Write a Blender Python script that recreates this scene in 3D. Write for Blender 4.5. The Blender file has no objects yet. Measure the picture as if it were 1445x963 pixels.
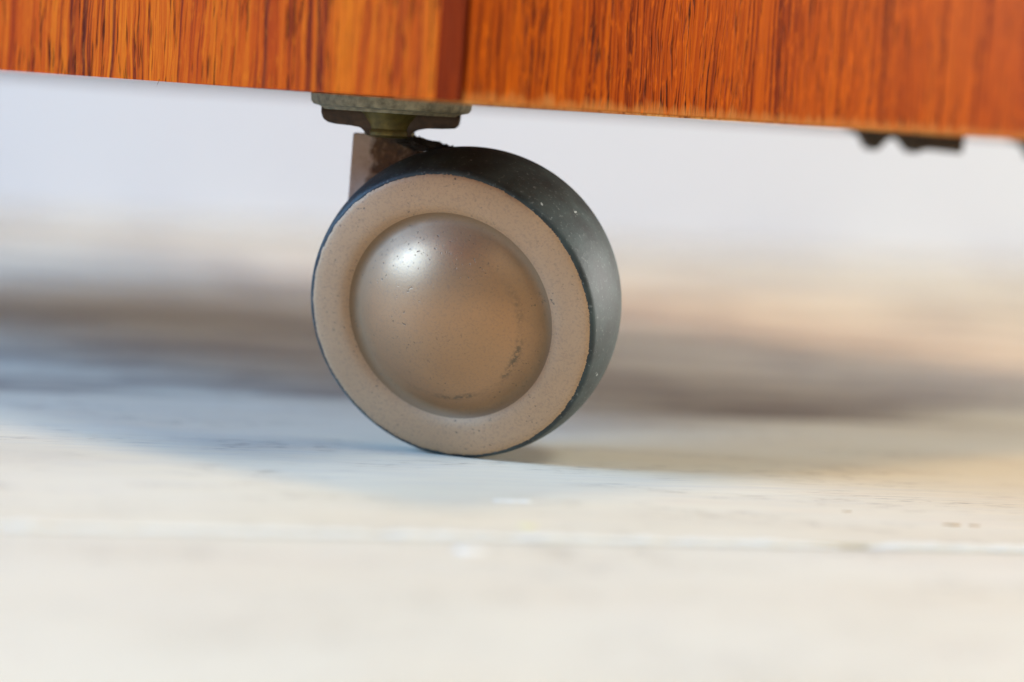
import bpy, bmesh, math, random
from mathutils import Vector, Matrix, noise
random.seed(7)
S = bpy.context.scene
COL = S.collection
R = math.radians

# ------------------------------------------------------------------ camera
# level of the lens = level of the cabinet's lower edge (56.9 mm above the boards)
CAM_H, CAM_D = 0.0569, 0.45
pitch, roll = R(4.80), R(3.83)
fw = Vector((0, math.cos(pitch), -math.sin(pitch)))
u0 = Vector((0, math.sin(pitch), math.cos(pitch)))
r0 = Vector((1, 0, 0))
rt = r0 * math.cos(roll) + u0 * math.sin(roll)
up = -r0 * math.sin(roll) + u0 * math.cos(roll)
cd = bpy.data.cameras.new('camera')
cam = bpy.data.objects.new('camera', cd)
COL.objects.link(cam)
m = Matrix((rt, up, -fw)).transposed().to_4x4()
m.translation = (0, -CAM_D, CAM_H)
cam.matrix_world = m
cd.sensor_width = 36
cd.lens = 98.66
cd.clip_start = 0.01
cd.clip_end = 50
cd.dof.use_dof = True
cd.dof.focus_distance = 0.439
cd.dof.aperture_fstop = 7.8
cd.dof.aperture_blades = 0
S.camera = cam

# ------------------------------------------------------------------ world
W = bpy.data.worlds.new('World')
S.world = W
W.use_nodes = True
bg = W.node_tree.nodes['Background']
bg.inputs['Color'].default_value = (1.0, 0.955, 0.90, 1)
bg.inputs['Strength'].default_value = 0.20

# ------------------------------------------------------------------ lamps
def area(name, loc, target, sx, sy, power, col, shape='RECTANGLE'):
    l = bpy.data.lights.new(name, 'AREA')
    l.shape = shape
    l.size = sx
    l.size_y = sy
    l.energy = power
    l.color = col
    o = bpy.data.objects.new(name, l)
    COL.objects.link(o)
    o.location = loc
    o.rotation_euler = (Vector(target) - Vector(loc)).to_track_quat('-Z', 'Y').to_euler()
    return o
def polar(az_left, el, d):
    return (-math.sin(R(az_left)) * math.cos(R(el)) * d, -math.cos(R(az_left)) * math.cos(R(el)) * d, math.sin(R(el)) * d)
area('ceiling_lamp', (-0.04, -0.01, 2.0), (-0.02, 0.0, 0), 0.12, 0.12, 12, (1.0, 0.76, 0.40), 'DISK')
area('front_window_light', polar(-42, 55, 2.0), (0, 0.05, 0), 0.5, 0.45, 13.5, (0.92, 1.0, 0.97))
area('room_light', polar(-112, 12, 1.9), (0, 0.15, 0), 0.9, 0.5, 35, (1.0, 0.99, 0.95))
area('side_window_light', polar(78, 26, 1.5), (0, 0, 0.02), 0.85, 0.42, 42, (0.26, 0.53, 1.0))

S.view_settings.view_transform = 'Standard'
S.view_settings.look = 'None'
S.view_settings.exposure = 0.0
S.view_settings.gamma = 1.0
S.cycles.use_denoising = True
S.cycles.max_bounces = 8

# ------------------------------------------------------------------ node helpers
class NT:
    def __init__(s, name):
        s.m = bpy.data.materials.new(name)
        s.m.use_nodes = True
        s.t = s.m.node_tree
        s.b = s.t.nodes['Principled BSDF']
        s.co = s.t.nodes.new('ShaderNodeTexCoord').outputs['Object']
    def n(s, typ, ins=None, **kw):
        nd = s.t.nodes.new(typ)
        for k, v in kw.items():
            setattr(nd, k, v)
        for k, v in (ins or {}).items():
            s.set(nd.inputs[k], v)
        return nd
    def set(s, sock, v):
        if isinstance(v, bpy.types.NodeSocket):
            s.t.links.new(v, sock)
        else:
            sock.default_value = v
    def scale(s, sc, rot=(0, 0, 0), src=None):
        return s.n('ShaderNodeMapping', {'Vector': src or s.co, 'Scale': sc, 'Rotation': rot}).outputs[0]
    def noise(s, vec, scale=1.0, detail=3.0, rough=0.55, dist=0.0):
        return s.n('ShaderNodeTexNoise', {'Vector': vec, 'Scale': scale, 'Detail': detail, 'Roughness': rough, 'Distortion': dist}).outputs['Fac']
    def ramp(s, fac, *stops):
        nd = s.n('ShaderNodeValToRGB', {'Fac': fac})
        els = nd.color_ramp.elements
        while len(els) < len(stops):
            els.new(0.5)
        for e, (p, c) in zip(els, stops):
            e.position = p
            e.color = (*c, 1) if isinstance(c, (tuple, list)) else (c, c, c, 1)
        return nd.outputs['Color']
    def mix(s, fac, a, b, mode='MIX'):
        nd = s.n('ShaderNodeMix', data_type='RGBA', blend_type=mode)
        s.set(nd.inputs[0], fac)
        for sock, v in ((nd.inputs[6], a), (nd.inputs[7], b)):
            s.set(sock, (*v, 1) if isinstance(v, (tuple, list)) else v)
        return nd.outputs[2]
    def math(s, op, a, b=0.5):
        nd = s.n('ShaderNodeMath', operation=op)
        s.set(nd.inputs[0], a)
        s.set(nd.inputs[1], b)
        return nd.outputs[0]
    def bump(s, h, strength, dist):
        nd = s.n('ShaderNodeBump', {'Height': h, 'Strength': strength, 'Distance': dist})
        s.set(s.b.inputs['Normal'], nd.outputs[0])
    def out(s, **kw):
        for k, v in kw.items():
            k = k.replace('_', ' ')
            if isinstance(v, tuple) and len(v) == 3:
                v = (*v, 1)
            s.set(s.b.inputs[k], v)
        return s.m

def wood(name, dark, mid, light, band=110.0, seed=0.0, pore=1.0, fleck=0.0, slant=2.5, rough=0.45, coat=0.0, lines=0.75, streak_s=760, bandw=0.5, wear=0.0, spec=0.02, redness=0.55):
    t = NT(name)
    base = t.n('ShaderNodeVectorMath', {0: t.co, 1: (seed, seed * 0.7, seed * 1.3)}, operation='ADD').outputs[0]
    wob = t.noise(t.scale((75, 75, 34), src=base), 1, 3)
    wv = t.n('ShaderNodeCombineXYZ', {'X': t.math('MULTIPLY', t.math('SUBTRACT', wob, 0.5), 0.0034)}).outputs[0]
    v = t.n('ShaderNodeVectorMath', {0: base, 1: wv}, operation='ADD').outputs[0]
    bands = t.noise(t.scale((band, band, 4), (0, R(0.6), 0), v), 1, 2, 0.5)
    streak = t.noise(t.scale((streak_s, streak_s, 14), (0, R(1.2), 0), v), 1, 4, 0.62)
    fine = t.noise(t.scale((2600, 2600, 60), (0, R(slant), 0), v), 1, 3, 0.6)
    tone = t.math('ADD', t.math('MULTIPLY', bands, bandw), t.math('MULTIPLY', streak, 1.0 - bandw))
    tone = t.math('ADD', tone, t.math('MULTIPLY', t.math('SUBTRACT', fine, 0.5), 0.34))
    col = t.ramp(tone, (0.38, dark), (0.47, mid), (0.61, light))
    red = t.noise(t.scale((55, 55, 3), src=base), 1, 2)
    col = t.mix(t.ramp(red, (0.45, 0.0), (0.65, redness)), col, tuple(a * b for a, b in zip(mid, (0.85, 0.55, 0.8))))
    # open pores: short dark dashes along the grain
    p1 = t.noise(t.scale((2200, 2200, 150), (0, R(slant), 0), v), 1, 2, 0.5)
    where = t.noise(t.scale((170, 170, 12), src=v), 1, 2)
    pm = t.math('MULTIPLY', t.ramp(p1, (0.565, 0.0), (0.67, 1.0)), t.ramp(where, (0.36, 0.25), (0.58, 1.0)))
    pm = t.math('MULTIPLY', pm, pore)
    col = t.mix(pm, col, tuple(c * 0.22 for c in dark))
    # a few long dark mineral lines
    ln = t.noise(t.scale((520, 520, 4.5), (0, R(1.5), 0), v), 1, 1.5, 0.5)
    lm = t.math('MULTIPLY', t.ramp(ln, (0.625, 0.0), (0.67, 1.0)), t.ramp(streak, (0.35, 0.45), (0.6, 1.0)))
    col = t.mix(t.math('MULTIPLY', lm, lines), col, (0.045, 0.012, 0.008))
    if wear:
        # polish rubbed off along the lower edge
        z = t.n('ShaderNodeSeparateXYZ', {0: t.co}).outputs[2]
        wz = t.math('ADD', t.math('MULTIPLY', z, 420.0), t.math('MULTIPLY', t.math('SUBTRACT', t.noise(t.scale((420, 420, 120)), 1, 4, 0.65), 0.5), 2.2))
        col = t.mix(t.ramp(wz, (0.05, wear), (0.75, 0.0)), col, (0.56, 0.20, 0.045))
    if fleck:
        fl = t.noise(t.scale((1500, 1500, 420), (0, R(20), 0), v), 1, 2, 0.5)
        col = t.mix(t.math('MULTIPLY', t.ramp(fl, (0.56, 0.0), (0.72, 1.0)), fleck), col, tuple(min(1, c * 1.45) for c in light))
    t.bump(t.math('SUBTRACT', t.math('MULTIPLY', fine, 0.35), pm), 0.55, 0.00022)
    return t.out(Base_Color=col, Roughness=t.ramp(streak, (0.3, rough + 0.12), (0.7, rough)), Coat_Weight=coat, Coat_Roughness=0.30, Specular_IOR_Level=spec)

def plain(name, col, rough=0.6, metallic=0.0, var=0.25, scale=400, bump=0.3, bd=0.0001):
    t = NT(name)
    f = t.noise(t.scale((scale,) * 3), 1, 5, 0.6)
    c = t.ramp(f, (0.3, tuple(x * (1 - var) for x in col)), (0.7, tuple(min(1, x * (1 + var)) for x in col)))
    t.bump(f, bump, bd)
    return t.out(Base_Color=c, Roughness=rough, Metallic=metallic)

# ---- materials
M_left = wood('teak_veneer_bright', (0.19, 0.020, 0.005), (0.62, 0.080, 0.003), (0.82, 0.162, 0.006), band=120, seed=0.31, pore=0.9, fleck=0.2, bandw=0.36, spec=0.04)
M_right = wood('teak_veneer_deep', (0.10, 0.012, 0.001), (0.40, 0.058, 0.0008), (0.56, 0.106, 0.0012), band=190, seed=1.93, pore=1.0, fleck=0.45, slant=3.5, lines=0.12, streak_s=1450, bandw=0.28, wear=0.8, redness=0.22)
M_strip = wood('teak_lipping_red', (0.10, 0.009, 0.001), (0.20, 0.022, 0.001), (0.32, 0.045, 0.001), band=220, seed=4.2, pore=0.4)
M_raw = wood('raw_teak_edge', (0.30, 0.10, 0.02), (0.50, 0.20, 0.05), (0.60, 0.30, 0.09), band=140, seed=2.7, pore=0.5, coat=0.0, rough=0.6)
M_board = plain('underside_ply', (0.15, 0.042, 0.009), 0.8, scale=120)

def floor_paint(name, worn):
    t = NT(name)
    big = t.noise(t.scale((9, 22, 9)), 1, 3, 0.55)
    col = t.ramp(big, (0.30, (0.70, 0.598, 0.435)), (0.50, (0.745, 0.66, 0.50)), (0.72, (0.78, 0.71, 0.56)))
    # brush marks and grain telegraphing through the paint
    br = t.noise(t.scale((22, 520, 200)), 1, 5, 0.68, 0.4)
    col = t.mix(t.ramp(br, (0.46, 0.0), (0.72, 0.42)), col, (0.56, 0.52, 0.47))
    br2 = t.noise(t.scale((75, 1500, 400)), 1, 3, 0.6)
    col = t.mix(t.ramp(br2, (0.52, 0.0), (0.75, 0.45)), col, (0.50, 0.46, 0.42))
    if worn:
        wb = t.noise(t.scale((17, 40, 40)), 1, 4, 0.62)
        col = t.mix(t.ramp(wb, (0.43, 0.0), (0.58, worn)), col, (0.27, 0.205, 0.17))
    # warm stains
    st = t.noise(t.scale((24, 90, 20)), 1, 2, 0.5)
    col = t.mix(t.ramp(st, (0.54, 0.0), (0.74, 0.36)), col, (0.74, 0.60, 0.43))
    # scuffs where the bare grey-brown board shows
    sc = t.noise(t.scale((150, 1150, 100)), 1, 4, 0.65)
    wh = t.noise(t.scale((26, 70, 20)), 1, 3)
    sm = t.math('MULTIPLY', t.ramp(sc, (0.56, 0.0), (0.64, 1.0)), t.ramp(wh, (0.47, 0.0), (0.60, 0.9)))
    col = t.mix(sm, col, (0.33, 0.27, 0.21))
    t.bump(t.math('SUBTRACT', t.math('ADD', br, t.math('MULTIPLY', br2, 0.5)), sm), 0.5, 0.0004)
    return t.out(Base_Color=col, Roughness=t.ramp(big, (0.3, 0.58), (0.7, 0.45)), Specular_IOR_Level=0.35)
M_floor = floor_paint('white_floor_paint', 0.0)
M_floor_worn = floor_paint('worn_white_floor_paint', 0.85)
M_bead = plain('white_paint_bead', (0.84, 0.80, 0.70), 0.5, var=0.04, scale=300)
M_chip = plain('bare_wood_fleck', (0.42, 0.27, 0.10), 0.7, scale=900)
M_yellow = plain('yellowed_paint', (0.74, 0.66, 0.36), 0.5, var=0.1)
M_dirt = plain('joint_dirt', (0.30, 0.26, 0.22), 0.9)
def wall_paint():
    t = NT('wall_paint')
    f = t.noise(t.scale((3, 3, 3)), 1, 3)
    t.bump(t.noise(t.scale((120, 120, 120)), 1, 3), 0.2, 0.001)
    return t.out(Base_Color=t.ramp(f, (0.3, (0.635, 0.62, 0.60)), (0.7, (0.67, 0.67, 0.645))), Roughness=0.7)
M_wall = wall_paint()

n_ax = (rt * -0.324 + up * -0.310 - fw * 0.893).normalized()
DIRT_DIR = tuple(n_ax.to_track_quat('Z', 'Y').inverted() @ Vector((0.85, 0, -0.5)).normalized())
def tan_paint(name, dome):
    t = NT(name)
    f = t.noise(t.scale((70, 70, 70)), 1, 3, 0.5)
    col = t.ramp(f, (0.3, (0.42, 0.228, 0.110) if dome else (0.47, 0.280, 0.148)), (0.7, (0.48, 0.265, 0.130) if dome else (0.53, 0.325, 0.178)))
    g = t.noise(t.scale((2600, 2600, 2600)), 1, 2, 0.6)
    col = t.mix(t.ramp(g, (0.48, 0.0), (0.72, 0.42)), col, (0.27, 0.17, 0.115))
    # small dark chips
    v = t.noise(t.scale((1700, 1700, 1700)), 1, 2, 0.55)
    wv = t.noise(t.scale((130, 130, 130)), 1, 2)
    chip = t.math('MULTIPLY', t.ramp(v, (0.64, 0.0), (0.70, 1.0)), t.ramp(wv, (0.44, 0.0), (0.60, 1.0)))
    col = t.mix(t.math('MULTIPLY', chip, 0.75), col, (0.085, 0.075, 0.055))
    if dome:
        # dirt ring rubbed into the paint round the crown, local z is the wheel axis
        xyz = t.n('ShaderNodeSeparateXYZ', {0: t.co})
        rr = t.math('SQRT', t.math('ADD', t.math('POWER', xyz.outputs[0], 2.0), t.math('POWER', xyz.outputs[1], 2.0)))
        d = t.math('ABSOLUTE', t.math('SUBTRACT', rr, 0.01275))
        ring = t.math('MULTIPLY', t.ramp(t.math('MULTIPLY', d, 1000.0), (0.10, 1.0), (0.75, 0.0)), t.math('MULTIPLY', t.ramp(t.noise(t.scale((1500, 1500, 1500)), 1, 3, 0.6), (0.42, 0.0), (0.56, 1.0)), t.ramp(t.noise(t.scale((150, 150, 150)), 1, 2, 0.5), (0.38, 0.15), (0.60, 1.0))))
        side = t.n('ShaderNodeVectorMath', {0: t.co, 1: DIRT_DIR}, operation='DOT_PRODUCT').outputs['Value']
        sm = t.ramp(t.math('ADD', t.math('MULTIPLY', side, 40.0), 0.3), (0.25, 0.08), (0.62, 1.0))
        ring = t.math('MULTIPLY', ring, sm)
        col = t.mix(t.math('MULTIPLY', ring, 0.8), col, (0.10, 0.085, 0.06))
        gn = t.math('MULTIPLY', t.math('SUBTRACT', t.noise(t.scale((320, 320, 320)), 1, 4, 0.6), 0.5), 0.12)
        grime_shade = t.ramp(t.math('ADD', t.math('MULTIPLY', rr, 50.0), gn), (0.60, 0.0), (0.76, 0.45), (0.81, 0.75))  # groove grime, deepened all round to paint in the crease's shade
        col = t.mix(grime_shade, col, (0.20, 0.125, 0.06))
    t.bump(t.math('SUBTRACT', t.math('MULTIPLY', g, 0.25), chip), 0.4, 0.0001)
    ro, me = (t.ramp(grime_shade, (0.0, 0.44), (0.6, 0.64)), t.ramp(grime_shade, (0.0, 0.64), (0.75, 0.12))) if dome else (0.6, 0.3)
    return t.out(Base_Color=col, Roughness=ro, Metallic=me, Coat_Weight=0.0 if dome else 0.0, Coat_Roughness=0.24)
M_ring = tan_paint('tan_enamel', False)
M_dome = tan_paint('tan_enamel_polished', True)

def rubber():
    t = NT('dusty_black_rubber')
    f = t.noise(t.scale((180, 180, 180)), 1, 4, 0.6)
    col = t.ramp(f, (0.35, (0.022, 0.026, 0.025)), (0.7, (0.052, 0.072, 0.068)))
    d = t.noise(t.scale((1500, 1500, 1500)), 1, 3, 0.6)
    col = t.mix(t.ramp(d, (0.60, 0.0), (0.78, 0.5)), col, (0.34, 0.36, 0.34))
    sp = t.noise(t.scale((620, 620, 620)), 1, 1, 0.5)
    col = t.mix(t.ramp(sp, (0.76, 0.0), (0.80, 0.8)), col, (0.55, 0.58, 0.56))
    t.bump(d, 0.35, 0.0001)
    return t.out(Base_Color=col, Roughness=0.55, Specular_IOR_Level=0.4)
M_rub = rubber()
M_zinc = plain('dull_zinc', (0.21, 0.18, 0.11), 0.6, 0.25, 0.5, 700, 0.5)
M_flange = plain('brown_oxidised_steel', (0.055, 0.030, 0.015), 0.5, 0.4, 0.5, 500, 0.5)
M_brass = plain('tarnished_brass', (0.125, 0.092, 0.022), 0.45, 0.5, 0.4, 600, 0.4)
M_lint = plain('dark_lint', (0.035, 0.024, 0.015), 0.95, 0, 0.5, 900)
M_iron = plain('black_iron', (0.060, 0.042, 0.025), 0.6, 0.2, 0.3, 300)
def rusty():
    t = NT('rusted_tan_enamel')
    f = t.noise(t.scale((260, 260, 200)), 1, 5, 0.65)
    xyz = t.n('ShaderNodeSeparateXYZ', {0: t.co})
    # bare steel starts a few mm in from the outer edge: worn by the swivel
    e = t.math('MULTIPLY', t.math('ADD', xyz.outputs[0], 0.0033), 260.0)
    m_ = t.ramp(t.math('ADD', e, t.math('MULTIPLY', t.math('SUBTRACT', f, 0.5), 1.8)), (0.25, 0.0), (0.55, 1.0))
    paint = t.ramp(f, (0.3, (0.46, 0.30, 0.20)), (0.7, (0.64, 0.46, 0.34)))
    r2 = t.noise(t.scale((700, 700, 500)), 1, 4, 0.65)
    rust = t.ramp(r2, (0.32, (0.035, 0.017, 0.007)), (0.54, (0.14, 0.058, 0.014)), (0.72, (0.36, 0.23, 0.13)))
    t.bump(t.math('ADD', r2, f), 0.6, 0.0003)
    return t.out(Base_Color=t.mix(m_, paint, rust), Roughness=0.6)
M_horn = rusty()

# ------------------------------------------------------------------ object helpers
def obj(name, bm, mat, parent=None, smooth=True, ang=35):
    me = bpy.data.meshes.new(name)
    bmesh.ops.recalc_face_normals(bm, faces=bm.faces)
    bm.to_mesh(me)
    bm.free()
    me.materials.append(mat)
    if smooth:
        for p in me.polygons:
            p.use_smooth = True
        me.set_sharp_from_angle(angle=R(ang))
    o = bpy.data.objects.new(name, me)
    COL.objects.link(o)
    if parent:
        o.parent = parent
    return o
def empty(name, loc=(0, 0, 0), rotz=0.0, parent=None):
    o = bpy.data.objects.new(name, None)
    o.empty_display_size = 0.02
    COL.objects.link(o)
    o.location = loc
    o.rotation_euler = (0, 0, rotz)
    if parent:
        o.parent = parent
    return o
def box(x0, x1, y0, y1, z0, z1, bev=0.0, seg=2, sel=None):
    bm = bmesh.new()
    bmesh.ops.create_cube(bm, size=1)
    bmesh.ops.scale(bm, vec=(x1 - x0, y1 - y0, z1 - z0), verts=bm.verts)
    bmesh.ops.translate(bm, vec=((x0 + x1) / 2, (y0 + y1) / 2, (z0 + z1) / 2), verts=bm.verts)
    if bev:
        ed = [e for e in bm.edges if sel is None or sel(e)]
        bmesh.ops.bevel(bm, geom=ed, offset=bev, segments=seg, affect='EDGES', profile=0.5)
    return bm
def lathe(prof, n=96, jitter=None):
    """prof: list of (r, z); revolved round local Z"""
    bm = bmesh.new()
    rings = []
    for i, (r, z) in enumerate(prof):
        if r < 1e-7:
            rings.append([bm.verts.new((0, 0, z))])
        else:
            row = []
            for k in range(n):
                a = 2 * math.pi * k / n
                q = r + (jitter(i, a) if jitter else 0)
                row.append(bm.verts.new((q * math.cos(a), q * math.sin(a), z)))
            rings.append(row)
    for A, B in zip(rings, rings[1:]):
        if len(A) == 1 and len(B) == 1:
            continue
        for k in range(n):
            k2 = (k + 1) % n
            if len(A) == 1:
                bm.faces.new((A[0], B[k], B[k2]))
            elif len(B) == 1:
                bm.faces.new((A[k], B[0], A[k2]))
            else:
                bm.faces.new((A[k], B[k], B[k2], A[k2]))
    return bm
def prism(poly, y0, y1, bev=0.0):
    """outline in x/z extruded along y"""
    bm = bmesh.new()
    f = bm.faces.new([bm.verts.new((x, y0, z)) for x, z in poly])
    r = bmesh.ops.extrude_face_region(bm, geom=[f])
    bmesh.ops.translate(bm, vec=(0, y1 - y0, 0), verts=[v for v in r['geom'] if isinstance(v, bmesh.types.BMVert)])
    if bev:
        bmesh.ops.bevel(bm, geom=bm.edges[:], offset=bev, segments=2, affect='EDGES', profile=0.5)
    return bm
mm = 0.001

# ------------------------------------------------------------------ floor of painted boards
BOARD_ANG = math.atan2(0.271, 0.963)
ux, uy = math.cos(BOARD_ANG), math.sin(BOARD_ANG)
floor = empty('floor')
floor['kind'] = 'structure'
floor['label'] = 'floor of worn white painted boards'
BW, V0 = 0.150, -0.0782
def plank(k):
    gap = 0.0009
    top = {0: 0.0, -1: -0.0006}.get(k, random.uniform(-0.0005, 0.0003) if k < -1 else random.uniform(-0.0003, 0.0002))
    v0 = V0 + k * BW
    bm = box(-1.9, 1.9, v0 + gap / 2, v0 + BW - gap / 2, -0.02, top, 0.0006, 2, lambda e: abs(e.verts[0].co.z - top) < 1e-6 and abs(e.verts[1].co.z - top) < 1e-6)
    o = obj('plank', bm, M_floor_worn if k > 0 else M_floor, floor)
    o.rotation_euler = (0, 0, BOARD_ANG)
    return o
planks = {k: plank(k) for k in range(-10, 6)}
# filled joints between boards
for k in range(-9, 6):
    v = V0 + k * BW
    o = obj('joint_filler', box(-1.9, 1.9, v - 0.00044, v + 0.00044, -0.018, -0.0016), M_dirt, floor)
    o.rotation_euler = (0, 0, BOARD_ANG)
# paint bead that has collected along the front edge of the board under the caster
def bead(u0_, u1_, v, z, w, h, name='paint_bead', n=120, board=0, mat=None):
    bm = bmesh.new()
    rows = []
    for i in range(n + 1):
        u = u0_ + (u1_ - u0_) * i / n
        e = min(1, i / 4, (n - i) / 4)
        k = e * (0.75 + 0.5 * noise.noise((u * 220, v * 50, 3)) + 0.25 * noise.noise((u * 900, 1, 3)))
        k = max(k, 0.05)
        row = []
        for j in range(7):
            a = math.pi * j / 6
            row.append(bm.verts.new((u, v - math.cos(a) * w * 0.5 * (0.5 + 0.5 * k), z + math.sin(a) * h * k - 0.00012)))
        rows.append(row)
    for A, B in zip(rows, rows[1:]):
        for j in range(6):
            bm.faces.new((A[j], A[j + 1], B[j + 1], B[j]))
    o = obj(name, bm, mat or M_bead, planks[board], ang=80)
    return o
bead(-0.60, 0.0268, V0 + 0.0001, -0.0004, 0.0024, 0.0008, n=400)
bead(0.0306, 0.60, V0 + 0.0001, -0.0004, 0.0026, 0.0010, n=400)

bead(-0.0150, -0.0080, -0.0468, 0.0, 0.0022, 0.0004, 'paint_drip', 24)
bead(-0.0306, -0.0258, -0.0876, -0.0006, 0.0040, 0.0005, 'paint_drip', 20, -1)
bead(-0.0175, -0.0140, -0.0698, 0.0, 0.0034, 0.0003, 'yellow_stain', 14, 0, M_yellow)
def fleck(u, v, L, w, seed):
    rnd = random.Random(seed)
    P = []
    for i in range(14):
        a = 2 * math.pi * i / 14
        k = rnd.uniform(0.45, 1.0)
        P.append((u + math.cos(a) * L * k, v + math.sin(a) * w * k))
    bm = bmesh.new()
    f = bm.faces.new([bm.verts.new((x, y, -0.0001)) for x, y in P])
    r = bmesh.ops.extrude_face_region(bm, geom=[f])
    bmesh.ops.translate(bm, vec=(0, 0, 0.00016), verts=[q for q in r['geom'] if isinstance(q, bmesh.types.BMVert)])
    obj('bare_wood_fleck', bm, M_chip, planks[0], smooth=False)
fleck(0.0522, -0.0586, 0.0019, 0.0011, 1)
fleck(0.0556, -0.0588, 0.0011, 0.0007, 2)
fleck(0.0400, -0.0480, 0.0010, 0.0004, 3)

# ------------------------------------------------------------------ wall
wall = obj('wall', box(-2.2, 2.2, 0.0, 0.1, -0.02, 2.4), M_wall)
wall.location = (0.03, 0.78, 0)
wall.rotation_euler = (0, 0, BOARD_ANG)
wall['kind'] = 'structure'
wall['label'] = 'pale bluish white wall behind the cabinet'

# ------------------------------------------------------------------ cabinet
CX, CY, Z0 = -0.0133, -0.050, 0.0569
ZT = Z0 + 0.16
LA, RA = R(180 - 41), R(49)            # headings of the two faces, away from the corner
LL, RL, TH = 0.38, 0.28, 0.016
cab = empty('wooden_cabinet', (CX, CY, Z0))
cab['label'] = 'glossy orange teak cabinet corner standing on the caster'
cab['category'] = 'cabinet'
def local(o, heading, flip):
    # local X runs from the corner along the face, local Y points out of the cabinet
    o.rotation_euler = (0, 0, heading)
    return o
H = ZT - Z0
# left face: outward side is local +Y when X runs towards LA (heading 139 deg: left normal = heading+90)
def column(poly, z0, z1, bev=0.0, sel=None):
    bm = bmesh.new()
    f = bm.faces.new([bm.verts.new((x, y, z0)) for x, y in poly])
    r = bmesh.ops.extrude_face_region(bm, geom=[f])
    bmesh.ops.translate(bm, vec=(0, 0, z1 - z0), verts=[v for v in r['geom'] if isinstance(v, bmesh.types.BMVert)])
    if bev:
        bmesh.ops.bevel(bm, geom=[e for e in bm.edges if sel is None or sel(e)], offset=bev, segments=4, affect='EDGES', profile=0.5)
    return bm
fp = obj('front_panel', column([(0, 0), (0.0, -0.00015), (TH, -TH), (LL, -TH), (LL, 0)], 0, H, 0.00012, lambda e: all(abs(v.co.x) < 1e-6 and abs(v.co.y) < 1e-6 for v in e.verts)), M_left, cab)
local(fp, LA, 0)
fp['label'] = 'bright orange teak panel with dark grain lines'
# right face: outward side is local -Y
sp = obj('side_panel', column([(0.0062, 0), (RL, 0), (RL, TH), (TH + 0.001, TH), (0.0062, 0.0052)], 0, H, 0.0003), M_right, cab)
local(sp, RA, 0)
sp['label'] = 'deep orange brown teak panel with fine dark pores'
st = obj('corner_lipping', column([(0.0004, 0.0006), (0.0061, 0.0003), (0.0061, 0.0050), (0.0008, 0.0007)], 0, H), M_strip, cab)
local(st, RA, 0)
st['label'] = 'smooth dark red wooden strip between the two panels'
ea = obj('raw_edge', box(0.0064, RL - 0.001, 0.0003, TH - 0.002, -0.0003, 0.0001), M_raw, cab)
local(ea, RA, 0)
eL, eR = Vector((math.cos(LA), math.sin(LA), 0)), Vector((math.cos(RA), math.sin(RA), 0))
def quad_slab(name, z0, z1, mat, inset):
    bm = bmesh.new()
    P = [eL * inset + eR * inset, eL * (LL - inset) + eR * inset, eL * (LL - inset) + eR * (RL - inset), eL * inset + eR * (RL - inset)]
    a = [bm.verts.new((p.x, p.y, z0)) for p in P]
    b = [bm.verts.new((p.x, p.y, z1)) for p in P]
    bm.faces.new(a); bm.faces.new(b)
    for i in range(4):
        bm.faces.new((a[i], a[(i + 1) % 4], b[(i + 1) % 4], b[i]))
    return obj(name, bm, mat, cab, smooth=False)
quad_slab('bottom_board', 0.0002, 0.012, M_board, TH + 0.0005)
quad_slab('top_board', H + 0.0002, H + 0.018, M_left, -0.004)
bk = obj('back_panel', box(TH, LL - TH, 0, TH, 0, H), M_left, cab)
local(bk, LA, 0)
bk.location = eR * RL
en = obj('end_panel', box(0, RL, -TH, 0, 0, H), M_right, cab)
local(en, RA, 0)
en.location = eL * LL

# a few frayed fibres along the lower edges
for head, d, ln_, off, sgn in ((LA, 0.0585, 0.0011, 0.0004, 1), (LA, 0.047, 0.0006, 0.0004, 1), (RA, 0.0170, 0.0008, 0.0004, -1), (RA, 0.0240, 0.0005, 0.0004, -1), (RA, 0.0480, 0.0006, 0.0004, -1)):
    bm = bmesh.new()
    a = [bm.verts.new((d + x, y, 0.0003)) for x, y in ((-0.00006, 0), (0.00006, 0), (0, 0.0001))]
    t_ = bm.verts.new((d + ln_ * 0.7, 0.0, -ln_))
    for i in range(3):
        bm.faces.new((a[i], a[(i + 1) % 3], t_))
    bm.faces.new(a)
    local(obj('frayed_fibre', bm, M_raw, cab, smooth=False), head, 0)

# ---- dark iron bracket with two bumps screwed under the side panel, and the next one
def bracket_bm():
    P = [(-10.6, 0), (10.6, 0), (10.9, -0.4), (10.7, -3.2), (10.2, -3.5), (4.6, -3.2), (3.2, -3.35), (2.4, -3.9), (1.6, -4.0), (0.9, -3.6), (0.0, -2.4), (-0.8, -1.7), (-1.8, -1.35),
         (-2.9, -1.5), (-3.8, -2.1), (-4.7, -3.2), (-5.3, -3.85), (-6.1, -3.95), (-6.8, -3.5), (-7.5, -2.2), (-8.1, -1.35), (-9.0, -1.05), (-10.3, -0.9)]
    return prism([(x * mm, z * mm) for x, z in P], -0.004, 0.004, 0.00025)
br = obj('underside_bracket', bracket_bm(), M_iron, cab, ang=50)
br['label'] = 'dark iron bracket with two rounded bumps under the side panel'
br.location = (0.0706 - CX, 0.078 - CY, 0.0)
br.rotation_euler = (0, 0, R(4))
b2 = br.copy()
COL.objects.link(b2)
b2['label'] = 'further dark bracket cut off by the right edge'
b2.location = (0.1050 - CX, 0.098 - CY, 0.0)

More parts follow.
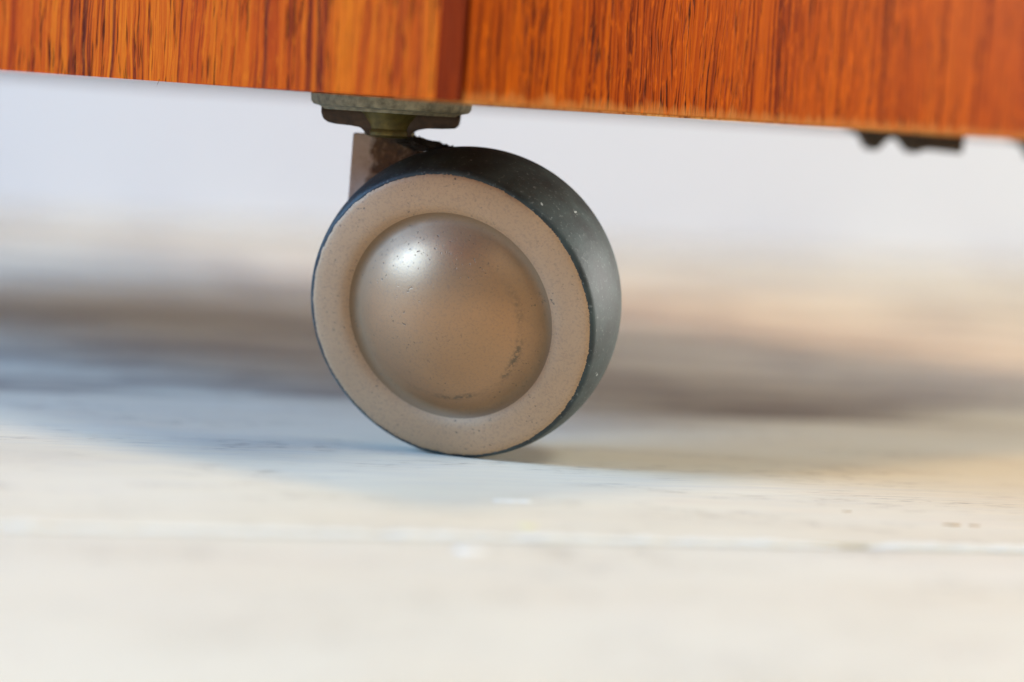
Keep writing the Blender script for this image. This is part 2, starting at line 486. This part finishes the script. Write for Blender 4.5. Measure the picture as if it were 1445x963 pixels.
# ------------------------------------------------------------------ caster
AX, AY = -0.0219, 0.003                 # swivel axis
caster = empty('furniture_caster', (-0.0078, 0, 0))
caster['label'] = 'tan metal and black rubber furniture caster under the cabinet corner'
caster['category'] = 'caster'
base = Vector((-0.0078, 0, 0))
def put(o, w):
    o.location = Vector(w) - base
    return o
put(obj('mounting_plate', lathe([(0, 0), (12.7 * mm, 0), (13.0 * mm, -0.3 * mm), (12.9 * mm, -1.5 * mm), (12.5 * mm, -2.0 * mm), (11.4 * mm, -2.25 * mm), (11.0 * mm, -2.7 * mm), (0, -2.7 * mm)], 96), M_zinc, caster), (AX, AY, Z0 + 0.0001))
# two-winged swivel flange beneath the plate
def flange_bm():
    P = [(-11.0, -2.3), (-11.0, -3.2), (-10.6, -4.2), (-9.8, -4.7), (-8.6, -4.9), (-6.2, -5.0), (-4.6, -5.2), (-3.8, -5.9), (-3.5, -6.3), (3.5, -6.3), (3.7, -5.6), (4.4, -5.1), (6.0, -4.7), (8.5, -4.6), (10.6, -4.4), (11.1, -3.8), (11.3, -2.3)]
    return prism([(x * mm, z * mm) for x, z in P], -3.2 * mm, 3.2 * mm, 0.00025)
put(obj('swivel_flange', flange_bm(), M_flange, caster, ang=50), (AX, AY, Z0))
put(obj('swivel_race', lathe([(0, -2.4 * mm), (5.6 * mm, -2.4 * mm), (4.9 * mm, -3.0 * mm), (4.2 * mm, -4.2 * mm), (3.9 * mm, -5.2 * mm), (4.1 * mm, -5.7 * mm), (4.0 * mm, -6.2 * mm), (3.2 * mm, -6.6 * mm), (0, -6.7 * mm)], 64), M_brass, caster), (AX, AY - 0.0005, Z0))
# horn: bent arm from the swivel down behind the wheel to the axle
wheel_c = Vector((-0.0078, 0.0, 0.0250))
n_ax = (rt * -0.324 + up * -0.310 - fw * 0.893).normalized()
def horn_bm():
    P = [(-5.5, 0.0), (-5.7, -0.25), (-5.2, -10.0), (-5.0, -17.0), (-1.5, -23.5), (3.5, -29.0), (9.0, -31.0), (13.0, -29.0), (14.5, -24.0), (12.5, -18.0), (9.5, -11.0), (7.2, -5.0), (5.4, -1.4), (4.2, -0.3), (3.0, 0.0)]
    return prism([(x * mm, z * mm) for x, z in P], -1.6 * mm, 2.6 * mm, 0.0003)
horn = put(obj('horn', horn_bm(), M_horn, caster, ang=15), (AX - 0.0003, AY + 0.0042, Z0 - 0.0064))
horn.rotation_euler = (R(-10), 0, R(-18))
horn['label'] = 'tan painted arm rusted brown below the swivel'

# ---- wheel: ball-shaped tread cut flat in front, local Z is the axle
wheel = empty('wheel', parent=caster)
wheel.location = wheel_c - base + Vector((0, 0, -0.00012))
q = n_ax.to_track_quat('Z', 'Y')
wheel.rotation_euler = q.to_euler()
tp = []
for i in range(41):
    a = R(18.6) - R(18.6 + 46) * i / 40
    rr = 25.0
    tp.append((rr * math.cos(a) * mm, rr * math.sin(a) * mm))
tp = [(0, 5.0 * mm), (17.1 * mm, 5.0 * mm), (17.6 * mm, 7.3 * mm), (22.6 * mm, 7.55 * mm), (23.3 * mm, 7.75 * mm)] + tp[1:] + [(15 * mm, -18.6 * mm), (0, -18.8 * mm)]
obj('tread', lathe(tp, 192), M_rub, wheel, ang=60)
def rim_j(i, a):
    if i > 1:
        return 0
    return (0.10 * noise.noise((math.cos(a) * 14, math.sin(a) * 14, 1)) + 0.10 * noise.noise((math.cos(a) * 75, math.sin(a) * 75, 5)) + 0.11 * noise.noise((math.cos(a) * 190, math.sin(a) * 190, 5))) * mm
ring = [(23.30, 7.72), (23.15, 7.86), (22.6, 8.05), (21.5, 8.2), (20, 8.3), (19.2, 8.3), (18.6, 8.26), (18.1, 8.16), (17.6, 7.98), (17.1, 7.72)]
obj('face_ring', lathe([(r * mm, z * mm) for r, z in ring], 900, rim_j), M_ring, wheel, ang=60)
Rd, apex = 20.0, 14.7
dome = [(17.1, 7.72), (16.8, 7.56), (16.45, 7.44), (16.1, 7.42), (15.7, 7.53), (15.3, 7.78), (14.95, 8.09), (14.6, 8.42)]
r_ = 14.25
while r_ > 0.4:
    dome.append((r_, apex - (Rd - math.sqrt(Rd * Rd - r_ * r_))))
    r_ -= 0.4
dome.append((0, apex))
obj('hub_dome', lathe([(r * mm, z * mm) for r, z in dome], 180), M_dome, wheel, ang=70)
obj('axle', lathe([(0, -17 * mm), (3.2 * mm, -17 * mm), (3.2 * mm, -24 * mm), (0, -24.3 * mm)], 32), M_zinc, wheel)

# ---- lint caught between the swivel and the wheel: a clump of fine fibres
def lint_bm():
    bm = bmesh.new()
    rnd = random.Random(3)
    g = bmesh.ops.create_icosphere(bm, subdivisions=4, radius=1.0)
    for v in g['verts']:
        p = v.co.copy()
        k = 1 + 0.35 * noise.noise(p * 2.1) + 0.25 * noise.noise(p * 5.5) + 0.18 * noise.noise(p * 12)
        v.co = Vector((p.x * 4.2 * k + 4.0, p.y * 1.8 * k, p.z * 0.95 * k - 0.75 - 0.13 * p.x * 4.2)) * mm
    for _ in range(160):
        t = rnd.random()
        c = Vector((0.2 + 8.2 * t, rnd.uniform(-1.4, 1.4), 0.2 - 1.4 * t + rnd.uniform(-1.0, 0.9) * (1 - 0.45 * t))) * mm
        d = Vector((rnd.uniform(-1, 1), rnd.uniform(-1, 1), rnd.uniform(-.7, .7))).normalized()
        L = rnd.uniform(0.5, 1.5) * mm
        w = rnd.uniform(0.05, 0.16) * mm
        b = d.orthogonal().normalized()
        b2_ = d.cross(b)
        A = [bm.verts.new(c - d * L * .5 + (b * math.cos(x) + b2_ * math.sin(x)) * w) for x in (0, 2.1, 4.2)]
        B = [bm.verts.new(c + d * L * .5 + b * rnd.uniform(-.3, .3) * mm + (b * math.cos(x) + b2_ * math.sin(x)) * w) for x in (0, 2.1, 4.2)]
        for i in range(3):
            bm.faces.new((A[i], A[(i + 1) % 3], B[(i + 1) % 3], B[i]))
        bm.faces.new(A); bm.faces.new(B)
    return bm
ln = put(obj('lint_clump', lint_bm(), M_lint, caster, smooth=False), (AX + 0.0016, AY - 0.001, Z0 - 0.0066))
ln['label'] = 'dark fuzzy lint caught above the wheel'
ln['kind'] = 'stuff'
